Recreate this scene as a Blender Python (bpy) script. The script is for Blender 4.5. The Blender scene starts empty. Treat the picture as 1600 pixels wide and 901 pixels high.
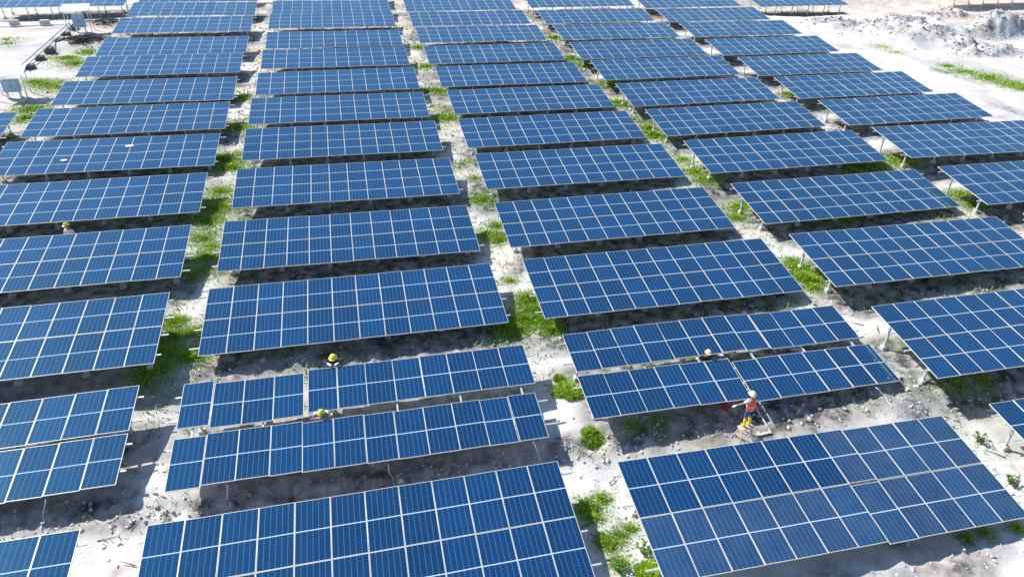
import bpy, bmesh, math, random
import numpy as np
from mathutils import Vector, Matrix

random.seed(7)
RNG = np.random.default_rng(11)
scene = bpy.context.scene
COL = scene.collection

# ------------------------------------------------------------------ survey of the place
F_PX, PITCH, ROLL, PSI, TAU = 1079.9, 0.54523, 0.026917, 0.242329, 0.156321
CAM_Z = 20.0
PW, PL, GAP = 1.1475, 2.284, 0.008           # module pitch along the row, module length, gap between the two strips
RISE = 1.2                                   # table centre above the ground
cp, sp, cr, sr = math.cos(PITCH), math.sin(PITCH), math.cos(ROLL), math.sin(ROLL)
R0, U0 = np.array([1., 0, 0]), np.array([0, sp, cp])
FW = np.array([0, cp, -sp]); RT = cr*R0 + sr*U0; UP = -sr*R0 + cr*U0
UX, UY = math.cos(PSI), math.sin(PSI)        # along the rows
VX, VY = -UY, UX                             # across the rows, uphill

TABLES = {
'A01':(-54.10,87.19,5.43,0.0033),'A02':(-40.20,93.07,5.43,-0.0038),
'A03':(-38.17,85.79,5.12,-0.0088),'A04':(-36.20,78.46,4.77,-0.0007),'A05':(-34.50,71.62,4.04,-0.0049),
'A06':(-32.83,64.97,3.79,-0.0034),'A07':(-30.95,57.83,3.40,-0.0054),'A08':(-29.10,50.86,3.22,-0.0034),
'A09':(-27.67,44.71,2.77,-0.0079),'A10':(-26.00,37.94,2.43,-0.0005),'A11':(-23.89,30.30,2.47,0.0006),
'A12':(-21.96,23.19,2.53,0.0017),'A13':(-20.92,17.53,1.64,-0.0004),'A14':(-19.65,10.80,1.39,0.0001),
'B01':(-24.2,95.4,5.66,-0.0063),'B02':(-22.73,88.88,5.22,-0.0044),'B03':(-21.15,82.46,4.87,-0.0004),'B04':(-19.28,75.29,4.33,-0.0022),
'B05':(-17.68,68.72,3.98,-0.0037),'B06':(-15.74,61.30,3.73,0.0040),'B07':(-14.15,54.66,3.36,-0.0039),
'B08':(-12.45,48.20,2.98,-0.0059),'B09':(-10.71,41.33,2.64,-0.0070),'B10':(-9.04,34.41,2.28,-0.0084),
'B11':(-7.34,27.65,2.06,-0.0019),'B12':(-5.64,20.58,1.78,-0.0025),'B13':(-4.32,14.39,1.31,0.0027),
'C02':(-7.61,93.31,5.20,0.0059),'C03':(-5.84,85.69,4.93,0.0008),'C04':(-4.15,78.73,4.59,0.0),'C05':(-2.44,72.18,4.02,0.0019),
'C06':(-0.67,66.32,3.43,-0.0019),'C07':(1.13,59.14,3.21,0.0015),'C08':(2.70,51.70,3.09,0.0014),
'C09':(4.39,44.78,2.84,-0.0027),'C10':(6.01,37.88,2.37,0.0011),'C11':(7.72,30.93,2.30,-0.0028),
'C12':(9.44,24.38,2.04,-0.0139),'C13':(11.11,17.41,1.52,-0.0173),
'D02':(7.6,95.9,5.60,0.0041),'D03':(9.34,89.9,4.86,0.0050),'D04':(11.03,82.39,4.56,-0.0008),'D05':(12.51,74.86,4.28,0.0051),
'D06':(14.26,68.54,3.91,0.0063),'D07':(15.92,61.52,3.58,0.0050),'D08':(17.63,55.03,3.27,0.0063),
'D09':(19.22,47.49,3.31,0.0045),'D10':(21.02,40.98,2.77,0.0027),'D11':(22.45,33.90,2.70,-0.0057),
'D12':(23.93,26.71,2.67,-0.0016),'D13':(26.37,20.92,1.86,0.0),
'E02':(22.57,99.9,5.30,0.006),'E03':(24.5,93.2,4.85,0.004),'E04':(26.18,86.15,4.52,0.0029),'E05':(27.46,78.13,4.31,0.0041),
'E06':(29.30,71.44,3.96,0.0028),'E07':(30.81,64.36,3.82,0.0048),'E08':(32.57,57.84,3.61,0.0045),
'E09':(33.69,50.11,3.73,-0.0113),'E10':(35.20,43.20,3.41,-0.0016),'E11':(37.2,37.0,3.0,0.0),
'F01':(39.08,104.92,5.08,0.006),'Z08':(-44.0,47.4,3.05,-0.0044),
}
TALL = {'A01': 1.75, 'F01': 1.85}

# ------------------------------------------------------------------ smooth noise
def _hash(ix, iy, seed):
    h = (ix.astype(np.int64)*374761393 + iy.astype(np.int64)*668265263 + seed*1442695041) & 0xffffffff
    h = ((h ^ (h >> 13))*1274126177) & 0xffffffff
    return ((h ^ (h >> 16)) & 0xffff)/65535.0
def noise(x, y, s, seed=0):
    x = np.asarray(x, float)/s; y = np.asarray(y, float)/s
    ix, iy = np.floor(x), np.floor(y); fx, fy = x-ix, y-iy
    fx = fx*fx*fx*(fx*(fx*6-15)+10); fy = fy*fy*fy*(fy*(fy*6-15)+10)
    a = _hash(ix, iy, seed); b = _hash(ix+1, iy, seed); c = _hash(ix, iy+1, seed); d = _hash(ix+1, iy+1, seed)
    return (a+(b-a)*fx)*(1-fy) + (c+(d-c)*fx)*fy
def fbm(x, y, s, o=4, seed=0, gain=.5):
    t = 0; a = 1; n = 0
    for k in range(o):
        t = t + a*(noise(x+17.3*k, y-9.1*k, s/2**k, seed+k)-.5); n += a; a *= gain
    return t/n*2

# ------------------------------------------------------------------ terrain
_TX = np.array([t[0]+.45*VX for t in TABLES.values()]); _TY = np.array([t[1]+.45*VY for t in TABLES.values()])
_TZ = np.array([t[2]-TALL.get(k, RISE) for k, t in TABLES.items()])
_A = np.c_[np.ones(len(_TX)), _TX, _TY]
_PL = np.linalg.lstsq(_A, _TZ, rcond=None)[0]
_RES = _TZ - _A @ _PL
def base_z(x, y):
    x = np.asarray(x, float); y = np.asarray(y, float)
    yy = np.clip(y, -60, 140)
    num = 0; den = 1e-5
    for tx, ty, r in zip(_TX, _TY, _RES):
        du = (x-tx)*UX + (y-ty)*UY; dv = (x-tx)*VX + (y-ty)*VY
        w = np.exp(-np.minimum((du/8.0)**2/2 + (dv/1.75)**2/2, 60))
        num = num + w*(r + 0*dv); den = den + w
    # inside a table's own terrace the ground follows the terrace, between terraces it drops in a bank
    num2 = 0; den2 = 1e-5
    for tx, ty, z in zip(_TX, _TY, _TZ):
        du = (x-tx)*UX + (y-ty)*UY; dv = (x-tx)*VX + (y-ty)*VY
        w = np.exp(-np.minimum((du/7.0)**2/2 + (dv/1.75)**2/2, 60))
        num2 = num2 + w*z; den2 = den2 + w
    plane = _PL[0] + _PL[1]*x + _PL[2]*yy
    t = den2/(den2+.02)
    return plane*(1-t) + t*(num2/den2)
def px_at(px, py, dz=0.0):
    """The point of the ground (dz above it) seen at a surveyed place of the photograph."""
    d = RT*(px-800) + UP*(450.5-py) + FW*F_PX
    z = 2.0
    for _ in range(12):
        t = (z+dz-CAM_Z)/d[2]
        z = float(base_z(d[0]*t, d[1]*t))
    return d[0]*t, d[1]*t, z

# the spoil heaps and the trench past the white track
HEAPS = [(1395,52,5.5,2.2,1.1),(1445,62,4.5,2.2,1.5),(1345,44,4.5,1.8,.7),(1290,34,3.5,1.2,.45),(1420,44,5,1.6,.9),
         (1530,55,4.5,2.4,1.6),(1580,52,5,2.4,1.5),(1500,72,3.0,1.5,.7),(1550,84,4.2,1.2,.75),(1475,26,4,1.5,.7),(1600,40,5,2,1.2)]
HEAPS = [px_at(h[0], h[1])[:2] + h[2:] for h in HEAPS]
TRENCH = px_at(1478, 48)[:2]
def heap_z(x, y):
    z = 0; m = 0
    for hx, hy, a, b, h in HEAPS:
        du = (x-hx)*UX + (y-hy)*UY; dv = (x-hx)*VX + (y-hy)*VY
        g = np.exp(-((du/a)**2 + (dv/b)**2)**1.7)
        z = z + 1.0*h*g; m = np.maximum(m, g)
    du = (x-TRENCH[0])*UX + (y-TRENCH[1])*UY; dv = (x-TRENCH[0])*VX + (y-TRENCH[1])*VY
    z = z - 1.7*np.exp(-((du/1.6)**2 + (dv/2.2)**2))
    return z, m
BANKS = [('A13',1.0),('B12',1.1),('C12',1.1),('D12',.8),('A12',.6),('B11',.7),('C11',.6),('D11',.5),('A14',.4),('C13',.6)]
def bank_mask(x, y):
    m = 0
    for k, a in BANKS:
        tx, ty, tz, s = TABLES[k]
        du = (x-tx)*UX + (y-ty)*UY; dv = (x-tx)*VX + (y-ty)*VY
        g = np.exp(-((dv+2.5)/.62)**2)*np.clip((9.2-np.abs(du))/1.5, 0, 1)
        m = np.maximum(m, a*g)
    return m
def full_z(x, y):
    x = np.asarray(x, float); y = np.asarray(y, float)
    hz, hm = heap_z(x, y)
    b = bank_mask(x, y)
    z = base_z(x, y) + hz
    rough = .10*fbm(x, y, 2.4, 3, 5) + .05*fbm(x, y, .7, 3, 9)
    lump = np.abs(fbm(x*1.0+y*.2, y, .9, 4, 21, .6))
    pits_ = np.clip((noise(x, y, .42, 131)-.80)*8, 0, 1)*np.clip(fbm(x, y, 3.5, 2, 141)*3+.2, 0, 1)
    z = z - .05*pits_ + rough + b*(.40*lump - .14 + .14*fbm(x, y, .35, 2, 33) + .22*(np.abs(fbm((x*UX+y*UY)*1.0, (x*VX+y*VY)*.28, .55, 3, 57))-.2)) + np.clip(hm*1.3, 0, 1)*(1.0*np.abs(fbm(x, y, 1.5, 5, 41, .65)) - .15)
    return z
def gz(x, y): return float(full_z(np.array([x]), np.array([y]))[0])

# ------------------------------------------------------------------ where things grow
GRASS = [  # (px, py, radius m, blades, height)
 (375,155,1.1,500,.5),(372,200,1.2,600,.5),(352,250,1.5,1500,.6),(358,262,1.0,800,.6),(345,300,1.0,500,.4),(338,322,1.4,1500,.5),(325,345,1.1,900,.4),
 (318,372,1.2,600,.35),(322,402,1.1,900,.35),(332,385,.8,400,.3),(308,425,1.1,700,.3),(272,502,.55,1000,.4),(300,520,.5,500,.35),(296,557,.6,1100,.4),(270,525,.7,900,.4),
 (258,548,.8,1100,.4),(245,575,.8,900,.35),(225,590,.7,500,.3),
 (657,75,.9,300,.5),(666,105,1.1,450,.5),(680,143,1.3,700,.5),(697,185,1.5,900,.5),(722,255,.8,200,.3),(742,278,.8,250,.3),(752,312,.9,500,.35),
 (768,366,1.0,1000,.4),(778,374,.6,600,.4),(775,352,.6,300,.4),(800,515,.9,1100,.45),(826,468,.6,900,.5),(838,487,.75,2000,.55),(850,505,.6,1400,.5),(820,500,.6,900,.5),(862,515,.5,700,.4),
 (795,440,.5,200,.3),(866,60,.9,350,.6),(893,92,1.0,600,.6),(912,102,.9,500,.6),(944,133,1.1,600,.6),(965,162,1.2,900,.6),(988,188,.9,300,.4),
 (1020,212,1.2,1000,.6),(1012,200,.8,400,.5),(1065,250,.9,400,.4),(1085,268,1.2,900,.4),(1105,282,.8,600,.4),(1155,325,.8,500,.4),(1150,340,.7,500,.35),
 (1168,318,.7,400,.35),(1245,418,.8,900,.45),(1258,432,.9,1200,.5),(1270,448,.6,500,.4),(1236,408,.5,300,.3),(1232,148,1.0,400,.5),(1300,170,.9,250,.4),
 (1395,250,1.4,900,.4),(1370,262,1.3,800,.35),(1345,268,1.2,500,.3),(1415,255,.8,400,.35),(1500,302,1.0,500,.35),(1522,318,.9,500,.35),(1300,345,1.2,300,.25),
 (915,795,.45,800,.35),(925,810,.4,500,.3),(955,850,.4,600,.3),(968,835,.3,200,.25),(985,825,.35,250,.25),(940,780,.4,300,.25),(968,880,.35,400,.3),
 (945,845,.35,500,.3),(1110,680,.0,0,.0),(1030,660,.5,300,.2),(990,665,.5,300,.2),
 (120,100,1.6,700,.4),(105,92,1.4,600,.4),(135,82,1.2,400,.35),(72,132,1.6,900,.4),(55,128,1.2,500,.4),(90,137,1.2,500,.35),(48,172,1.3,800,.5),(40,185,1.0,500,.45),
 (1510,112,1.6,700,.35),(1545,122,1.8,1000,.35),(1580,132,1.8,1000,.35),(1600,138,1.5,700,.35),(1480,103,1.2,350,.3),(1380,73,1.6,200,.25),(1400,82,1.6,200,.25),
 (10,62,1.4,200,.3),(12,68,1.2,200,.3),(5,215,.9,300,.4),
 (1620,480,.8,300,.3),(1540,595,.5,350,.25),(1500,600,.4,250,.25),(1475,605,.3,150,.2),(1322,340,.7,300,.3),
 (1510,838,.3,300,.25),(1540,832,.3,300,.25),(1400,846,.3,150,.2),(1590,825,.3,200,.25),
]
GRASS = [px_at(g[0], g[1])[:2] + g[2:] for g in GRASS if g[3]]
STRIP = [(k, d) for k, d in (('A07',50),('A08',60),('A09',60),('A10',260),('A11',420),('A12',700),('A13',120),('B06',50),('B07',60),('B08',140),('B09',260),('B10',320),('B11',420),
         ('C07',40),('C08',60),('C09',220),('C10',360),('C11',420),('C12',120),('D09',60),('D10',240),('D11',260),('D12',160),('E08',60),('E09',160))]
def green_mask(x, y):
    m = 0
    for gx, gy, r, n, h in GRASS:
        d2 = ((x-gx)**2+(y-gy)**2)/(r*1.15)**2
        m = np.maximum(m, np.exp(-d2)*min(1, n/500/max(r, .4)))
    return m

# ------------------------------------------------------------------ small helpers
def link(o, parent=None):
    COL.objects.link(o)
    if parent is not None: o.parent = parent
    return o
def tag(o, label=None, cat=None, group=None, kind=None):
    if label: o['label'] = label
    if cat: o['category'] = cat
    if group: o['group'] = group
    if kind: o['kind'] = kind
    return o
def obj(name, mesh, parent=None, loc=(0,0,0), rot=(0,0,0)):
    o = bpy.data.objects.new(name, mesh); o.location = loc; o.rotation_euler = rot
    return link(o, parent)
def thing(name, label, cat, loc=(0,0,0), rot=(0,0,0), group=None):
    o = bpy.data.objects.new(name, None); o.location = loc; o.rotation_euler = rot; o.empty_display_size = .2
    link(o); return tag(o, label, cat, group)
class MB:
    """Collects boxes, tubes and faces into one mesh."""
    def __init__(s): s.v = []; s.f = []; s.mi = []; s.smooth = []
    def add(s, vs, fs, mi=0, smooth=False):
        b = len(s.v); s.v += [tuple(v) for v in vs]
        for f in fs: s.f.append([b+i for i in f]); s.mi.append(mi); s.smooth.append(smooth)
    def box(s, c, d, mi=0, m=None):
        x, y, z = d[0]/2, d[1]/2, d[2]/2
        vs = [Vector((sx*x, sy*y, sz*z)) for sz in (-1,1) for sy in (-1,1) for sx in (-1,1)]
        if m is not None: vs = [m @ v for v in vs]
        vs = [v + Vector(c) for v in vs]
        s.add(vs, [(0,2,3,1),(4,5,7,6),(0,1,5,4),(2,6,7,3),(0,4,6,2),(1,3,7,5)], mi)
    def tube(s, pts, rad, n=8, mi=0, cap=True):
        pts = [Vector(p) for p in pts]
        rad = rad if isinstance(rad, (list, tuple)) else [rad]*len(pts)
        rings = []
        ref = None
        for i, p in enumerate(pts):
            t = (pts[min(i+1, len(pts)-1)] - pts[max(i-1, 0)]).normalized()
            a = Vector((0,0,1)) if abs(t.z) < .9 else Vector((1,0,0))
            if ref is not None: a = ref
            e1 = t.cross(a).normalized(); e2 = e1.cross(t).normalized(); ref = e2
            rings.append([p + rad[i]*(math.cos(2*math.pi*k/n)*e1 + math.sin(2*math.pi*k/n)*e2) for k in range(n)])
        vs = [v for r in rings for v in r]; fs = []
        for i in range(len(pts)-1):
            for k in range(n):
                fs.append((i*n+k, i*n+(k+1)%n, (i+1)*n+(k+1)%n, (i+1)*n+k))
        if cap: fs.append(tuple(range(n-1, -1, -1))); fs.append(tuple((len(pts)-1)*n+k for k in range(n)))
        s.add(vs, fs, mi, True)
    def mesh(s, name, mats):
        me = bpy.data.meshes.new(name); me.from_pydata(s.v, [], s.f)
        for m in (mats if isinstance(mats, (list, tuple)) else [mats]): me.materials.append(m)
        me.polygons.foreach_set('material_index', s.mi); me.polygons.foreach_set('use_smooth', s.smooth)
        me.update(); return me
    def build(s, name, mats, parent=None, loc=(0,0,0), rot=(0,0,0)): return obj(name, s.mesh(name, mats), parent, loc, rot)
def bevelled(me, w=.01, seg=1):
    bm = bmesh.new(); bm.from_mesh(me); bmesh.ops.recalc_face_normals(bm, faces=bm.faces[:])
    bmesh.ops.bevel(bm, geom=bm.edges[:], offset=w, segments=seg, affect='EDGES', profile=.5)
    bm.to_mesh(me); bm.free(); return me

# ------------------------------------------------------------------ materials
def mat(name, color, rough=.6, metal=0., noise_s=None, var=.15, bump=0., spec=None, coords='Object'):
    m = bpy.data.materials.new(name); m.use_nodes = True; nt = m.node_tree; b = nt.nodes['Principled BSDF']
    b.inputs['Base Color'].default_value = (*color, 1); b.inputs['Roughness'].default_value = rough; b.inputs['Metallic'].default_value = metal
    if spec is not None: b.inputs['Specular IOR Level'].default_value = spec
    if noise_s:
        tc = nt.nodes.new('ShaderNodeTexCoord'); n = nt.nodes.new('ShaderNodeTexNoise'); n.inputs['Scale'].default_value = noise_s; n.inputs['Detail'].default_value = 5
        nt.links.new(tc.outputs[coords], n.inputs['Vector'])
        mx = nt.nodes.new('ShaderNodeMix'); mx.data_type = 'RGBA'
        mx.inputs['A'].default_value = (*[c*(1-var) for c in color], 1); mx.inputs['B'].default_value = (*[min(1, c*(1+var)) for c in color], 1)
        nt.links.new(n.outputs['Fac'], mx.inputs['Factor']); nt.links.new(mx.outputs['Result'], b.inputs['Base Color'])
        if bump:
            bp = nt.nodes.new('ShaderNodeBump'); bp.inputs['Strength'].default_value = bump; bp.inputs['Distance'].default_value = .03
            nt.links.new(n.outputs['Fac'], bp.inputs['Height']); nt.links.new(bp.outputs['Normal'], b.inputs['Normal'])
    return m
def glass_mat(name, dust):
    m = bpy.data.materials.new(name); m.use_nodes = True; nt = m.node_tree; N = nt.nodes; L = nt.links; b = N['Principled BSDF']
    def math_(op, a, c=None):
        n = N.new('ShaderNodeMath'); n.operation = op
        for i, v in enumerate((a, c)):
            if v is None: continue
            if isinstance(v, (int, float)): n.inputs[i].default_value = v
            else: L.new(v, n.inputs[i])
        return n.outputs[0]
    def mix(f, a, c):
        n = N.new('ShaderNodeMix'); n.data_type = 'RGBA'
        for k, v in (('Factor', f), ('A', a), ('B', c)):
            if isinstance(v, (int, float)): n.inputs[k].default_value = v
            elif isinstance(v, tuple): n.inputs[k].default_value = (*v, 1)
            else: L.new(v, n.inputs[k])
        return n.outputs['Result']
    uv = N.new('ShaderNodeUVMap'); uv.uv_map = 'UVMap'; sx = N.new('ShaderNodeSeparateXYZ'); L.new(uv.outputs[0], sx.inputs[0])
    def edge(o, n, w):                                # 1 on the gap between neighbouring cells
        f = math_('FRACT', math_('MULTIPLY', o, n)); d = math_('MINIMUM', f, math_('SUBTRACT', 1.0, f)); return math_('LESS_THAN', d, w)
    gu = edge(sx.outputs['X'], 6, .042); gv = edge(sx.outputs['Y'], 24, .045)
    mid = math_('LESS_THAN', math_('ABSOLUTE', math_('SUBTRACT', sx.outputs['Y'], .5)), .0075)
    oi = N.new('ShaderNodeObjectInfo')
    wn = N.new('ShaderNodeTexWhiteNoise'); wn.noise_dimensions = '3D'
    fl = N.new('ShaderNodeVectorMath'); fl.operation = 'FLOOR'; mu = N.new('ShaderNodeVectorMath'); mu.operation = 'MULTIPLY'; mu.inputs[1].default_value = (6, 24, 1)
    L.new(uv.outputs[0], mu.inputs[0]); L.new(mu.outputs[0], fl.inputs[0])
    ad = N.new('ShaderNodeVectorMath'); ad.operation = 'ADD'; cb = N.new('ShaderNodeCombineXYZ'); L.new(oi.outputs['Random'], cb.inputs[2]); L.new(fl.outputs[0], ad.inputs[0]); L.new(cb.outputs[0], ad.inputs[1])
    L.new(ad.outputs[0], wn.inputs['Vector'])
    cell = mix(oi.outputs['Random'], CELL_A, CELL_B)
    cell = mix(math_('MULTIPLY', wn.outputs['Value'], .35), cell, CELL_C)
    c = mix(math_('MULTIPLY', gv, .35), cell, CELL_LINE)
    c = mix(math_('MULTIPLY', gu, .75), c, CELL_LINE)
    c = mix(mid, c, (.55, .66, .74))
    tc = N.new('ShaderNodeTexCoord'); n = N.new('ShaderNodeTexNoise'); n.inputs['Scale'].default_value = 1.3; n.inputs['Detail'].default_value = 6; n.inputs['Roughness'].default_value = .65
    av = N.new('ShaderNodeVectorMath'); av.operation = 'ADD'; sc = N.new('ShaderNodeVectorMath'); sc.operation = 'SCALE'; sc.inputs['Scale'].default_value = 37.0
    L.new(cb.outputs[0], sc.inputs[0]); L.new(tc.outputs['Object'], av.inputs[0]); L.new(sc.outputs[0], av.inputs[1]); L.new(av.outputs[0], n.inputs['Vector'])
    d = math_('MULTIPLY', n.outputs['Fac'], dust)
    c = mix(d, c, (.30, .38, .44))
    L.new(c, b.inputs['Base Color'])
    L.new(math_('ADD', math_('MULTIPLY', d, .5), .075), b.inputs['Roughness'])
    b.inputs['IOR'].default_value = 1.9; b.inputs['Sheen Weight'].default_value = .36; b.inputs['Sheen Roughness'].default_value = .35; b.inputs['Sheen Tint'].default_value = (.45, .88, 1, 1);  b.inputs['Specular IOR Level'].default_value = .6; b.inputs['Specular Tint'].default_value = (.30, .85, 1, 1)
    return m
CELL_A, CELL_B, CELL_C, CELL_LINE = (.001,.011,.050), (.002,.025,.094), (.002,.032,.120), (.05,.22,.45)
M = {
 'glass': glass_mat('solar_cells', .03), 'dusty': glass_mat('dusty_solar_cells', .17),
 'frame': mat('anodised_frame', (.64,.63,.55), .42, .12),
 'back': mat('white_backsheet', (.7,.7,.7), .6),
 'steel': mat('galvanised_steel', (.62,.65,.66), .42, .35, 9, .12),
 'concrete': mat('pale_concrete', (.50,.49,.47), .9, 0, 6, .2, .3),
 'cable': mat('white_conduit', (.75,.75,.72), .5),
 'roofsheet': mat('white_roof_sheet', (.8,.8,.78), .45, 0, 2, .05),
 'cabinet': mat('blue_grey_cabinet', (.30,.46,.58), .4, .1, 3, .08),
 'darkblock': mat('dark_damp_concrete', (.09,.085,.08), .9, 0, 5, .3, .4),
 'wood': mat('sun_bleached_wood', (.52,.45,.36), .85, 0, 12, .25, .3),
 'brush': mat('dry_dark_brushwood', (.05,.042,.035), .95, 0, 4, .5),
 'skin': mat('skin', (.30,.16,.09), .55), 'helmet_yellow': mat('yellow_helmet', (.72,.62,.03), .3),
 'helmet_cream': mat('pale_yellow_helmet', (.80,.72,.36), .3), 'vest': mat('orange_vest', (.85,.10,.015), .7, 0, 20, .15),
 'greycloth': mat('grey_shirt', (.45,.46,.48), .85, 0, 20, .15), 'denim': mat('blue_denim', (.03,.07,.19), .9, 0, 25, .3),
 'boots': mat('yellow_rubber_boots', (.80,.58,.02), .35), 'glove': mat('white_work_glove', (.8,.8,.78), .8),
 'darkcloth': mat('dark_work_shirt', (.035,.03,.045), .9, 0, 20, .3), 'pinkcloth': mat('faded_mauve_shirt', (.30,.20,.24), .9, 0, 20, .2),
 'whitecloth': mat('white_shirt', (.72,.70,.68), .9, 0, 20, .08), 'hair': mat('black_hair', (.01,.009,.008), .6),
 'trousers': mat('dark_trousers', (.04,.04,.05), .9), 'red': mat('red_woven_bag', (.32,.01,.03), .7, 0, 14, .3),
 'paper': mat('white_scrap', (.82,.82,.80), .8), 'reflect': mat('silver_vest_band', (.75,.75,.65), .4),
}
def grass_mat(name, a, b_):
    m = bpy.data.materials.new(name); m.use_nodes = True; nt = m.node_tree; b = nt.nodes['Principled BSDF']
    at = nt.nodes.new('ShaderNodeAttribute'); at.attribute_name = 'tone'
    mx = nt.nodes.new('ShaderNodeMix'); mx.data_type = 'RGBA'; mx.inputs['A'].default_value = (*a, 1); mx.inputs['B'].default_value = (*b_, 1)
    nt.links.new(at.outputs['Fac'], mx.inputs['Factor']); nt.links.new(mx.outputs['Result'], b.inputs['Base Color'])
    b.inputs['Roughness'].default_value = .55
    tr = nt.nodes.new('ShaderNodeBsdfTranslucent'); ms = nt.nodes.new('ShaderNodeMixShader'); ms.inputs[0].default_value = .3
    nt.links.new(mx.outputs['Result'], tr.inputs['Color'])
    out = nt.nodes['Material Output']
    nt.links.new(b.outputs[0], ms.inputs[1]); nt.links.new(tr.outputs[0], ms.inputs[2]); nt.links.new(ms.outputs[0], out.inputs['Surface'])
    return m
M['grass'] = grass_mat('grass_blades', (.08,.21,.012), (.44,.63,.045))
M['leaf'] = grass_mat('weed_leaves', (.03,.10,.012), (.12,.26,.03))

def ground_mat():
    m = bpy.data.materials.new('white_sandy_soil'); m.use_nodes = True; nt = m.node_tree; N = nt.nodes; L = nt.links; b = N['Principled BSDF']
    tc = N.new('ShaderNodeTexCoord'); at = N.new('ShaderNodeVertexColor'); at.layer_name = 'soil'; sep = N.new('ShaderNodeSeparateColor'); L.new(at.outputs['Color'], sep.inputs[0])
    def nz(s, d=6, r=.6):
        n = N.new('ShaderNodeTexNoise'); n.inputs['Scale'].default_value = s; n.inputs['Detail'].default_value = d; n.inputs['Roughness'].default_value = r
        L.new(tc.outputs['Object'], n.inputs['Vector']); return n.outputs['Fac']
    def ramp(f, a, c):
        n = N.new('ShaderNodeMapRange'); n.inputs['From Min'].default_value = a; n.inputs['From Max'].default_value = c; L.new(f, n.inputs['Value']); return n.outputs['Result']
    def mix(f, a, c):
        n = N.new('ShaderNodeMix'); n.data_type = 'RGBA'
        for k, v in (('Factor', f), ('A', a), ('B', c)):
            if isinstance(v, tuple): n.inputs[k].default_value = (*v, 1)
            elif isinstance(v, float): n.inputs[k].default_value = v
            else: L.new(v, n.inputs[k])
        return n.outputs['Result']
    def mul(a, c):
        n = N.new('ShaderNodeMath'); n.operation = 'MULTIPLY'
        for i, v in enumerate((a, c)):
            if isinstance(v, float): n.inputs[i].default_value = v
            else: L.new(v, n.inputs[i])
        return n.outputs[0]
    fine, mid_, big = nz(7.0, 8, .7), nz(1.7, 6), nz(.35, 4)
    c = mix(ramp(mid_, .3, .7), (.53,.515,.495), (.72,.705,.685))
    c = mix(ramp(big, .45, .7), c, (.60,.54,.47))
    c = mix(mul(ramp(fine, .60, .72), .55), c, (.26,.22,.19))                       # specks of trash and dry humus
    c = mix(mul(sep.outputs['Blue'], ramp(fine, .3, .6)), c, mix(ramp(mid_, .35, .6), (.38,.28,.19), (.60,.49,.37)))   # tan clay
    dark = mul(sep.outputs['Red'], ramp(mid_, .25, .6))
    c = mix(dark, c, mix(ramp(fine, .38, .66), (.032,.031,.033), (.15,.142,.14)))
    c = mix(mul(sep.outputs['Green'], ramp(fine, .25, .6)), c, (.085,.15,.03))                             # moss and seedlings
    L.new(c, b.inputs['Base Color']); b.inputs['Roughness'].default_value = .95; b.inputs['Specular IOR Level'].default_value = .2
    bp = N.new('ShaderNodeBump'); bp.inputs['Strength'].default_value = .6; bp.inputs['Distance'].default_value = .06
    ad = N.new('ShaderNodeMath'); ad.operation = 'ADD'; L.new(fine, ad.inputs[0]); L.new(mid_, ad.inputs[1]); L.new(ad.outputs[0], bp.inputs['Height']); L.new(bp.outputs['Normal'], b.inputs['Normal'])
    return m
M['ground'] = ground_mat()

# ------------------------------------------------------------------ ground sheet
def axis(core, grow, far):
    a = list(core); step = a[-1]-a[-2]
    while a[-1] < far: step *= grow; a.append(a[-1]+step)
    step = core[1]-core[0]; lo = []; x = core[0]
    while x > -far: step *= grow; x -= step; lo.append(x)
    return np.array(lo[::-1]+a)
ys = [4.0]
while ys[-1] < 125: ys.append(ys[-1] + .12 + .0032*max(0, ys[-1]-12))
gx = axis(np.arange(-46, 62, .23), 1.25, 500); gy = axis(np.array(ys), 1.25, 600)
GX, GY = np.meshgrid(gx, gy)
GZ = full_z(GX.ravel(), GY.ravel())
nx, ny = len(gx), len(gy)
co = np.c_[GX.ravel(), GY.ravel(), GZ].astype(np.float32)
idx = np.arange(nx*ny).reshape(ny, nx)
quads = np.stack([idx[:-1,:-1], idx[:-1,1:], idx[1:,1:], idx[1:,:-1]], -1).reshape(-1, 4)
me = bpy.data.meshes.new('ground'); me.vertices.add(len(co)); me.vertices.foreach_set('co', co.ravel())
me.loops.add(quads.size); me.loops.foreach_set('vertex_index', quads.ravel().astype(np.int32))
me.polygons.add(len(quads)); me.polygons.foreach_set('loop_start', np.arange(0, quads.size, 4, dtype=np.int32)); me.polygons.foreach_set('loop_total', np.full(len(quads), 4, np.int32))
me.polygons.foreach_set('use_smooth', np.ones(len(quads), bool)); me.update(); me.validate()
X, Y = GX.ravel(), GY.ravel()
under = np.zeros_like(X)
for k, t in TABLES.items():                           # dark soil tone under the tables, painted in to deepen their shade
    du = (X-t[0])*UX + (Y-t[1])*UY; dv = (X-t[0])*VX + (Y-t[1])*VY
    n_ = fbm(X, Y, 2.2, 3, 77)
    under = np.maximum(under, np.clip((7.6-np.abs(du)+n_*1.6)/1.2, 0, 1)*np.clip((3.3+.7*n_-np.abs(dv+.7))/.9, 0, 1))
hz, hm = heap_z(X, Y)
patch = np.clip(fbm(X, Y, 3.0, 4, 51)*2.2-.25, 0, 1)
near_ = np.clip((27-Y-.2*X)/5, 0, 1)
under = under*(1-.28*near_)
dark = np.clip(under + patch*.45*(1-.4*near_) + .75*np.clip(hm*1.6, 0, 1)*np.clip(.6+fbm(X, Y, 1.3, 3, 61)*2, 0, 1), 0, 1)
du13 = 0
for k in ('B13','C13','A14','D13'):                   # clean trodden sand on the lowest terrace
    t = TABLES[k]; du = (X-t[0])*UX + (Y-t[1])*UY; dv = (X-t[0])*VX + (Y-t[1])*VY
    du13 = np.maximum(du13, np.exp(-(np.maximum(np.abs(dv-.2)-2.5, 0)/.5)**2)*(np.abs(du) < 8.5))
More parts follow.
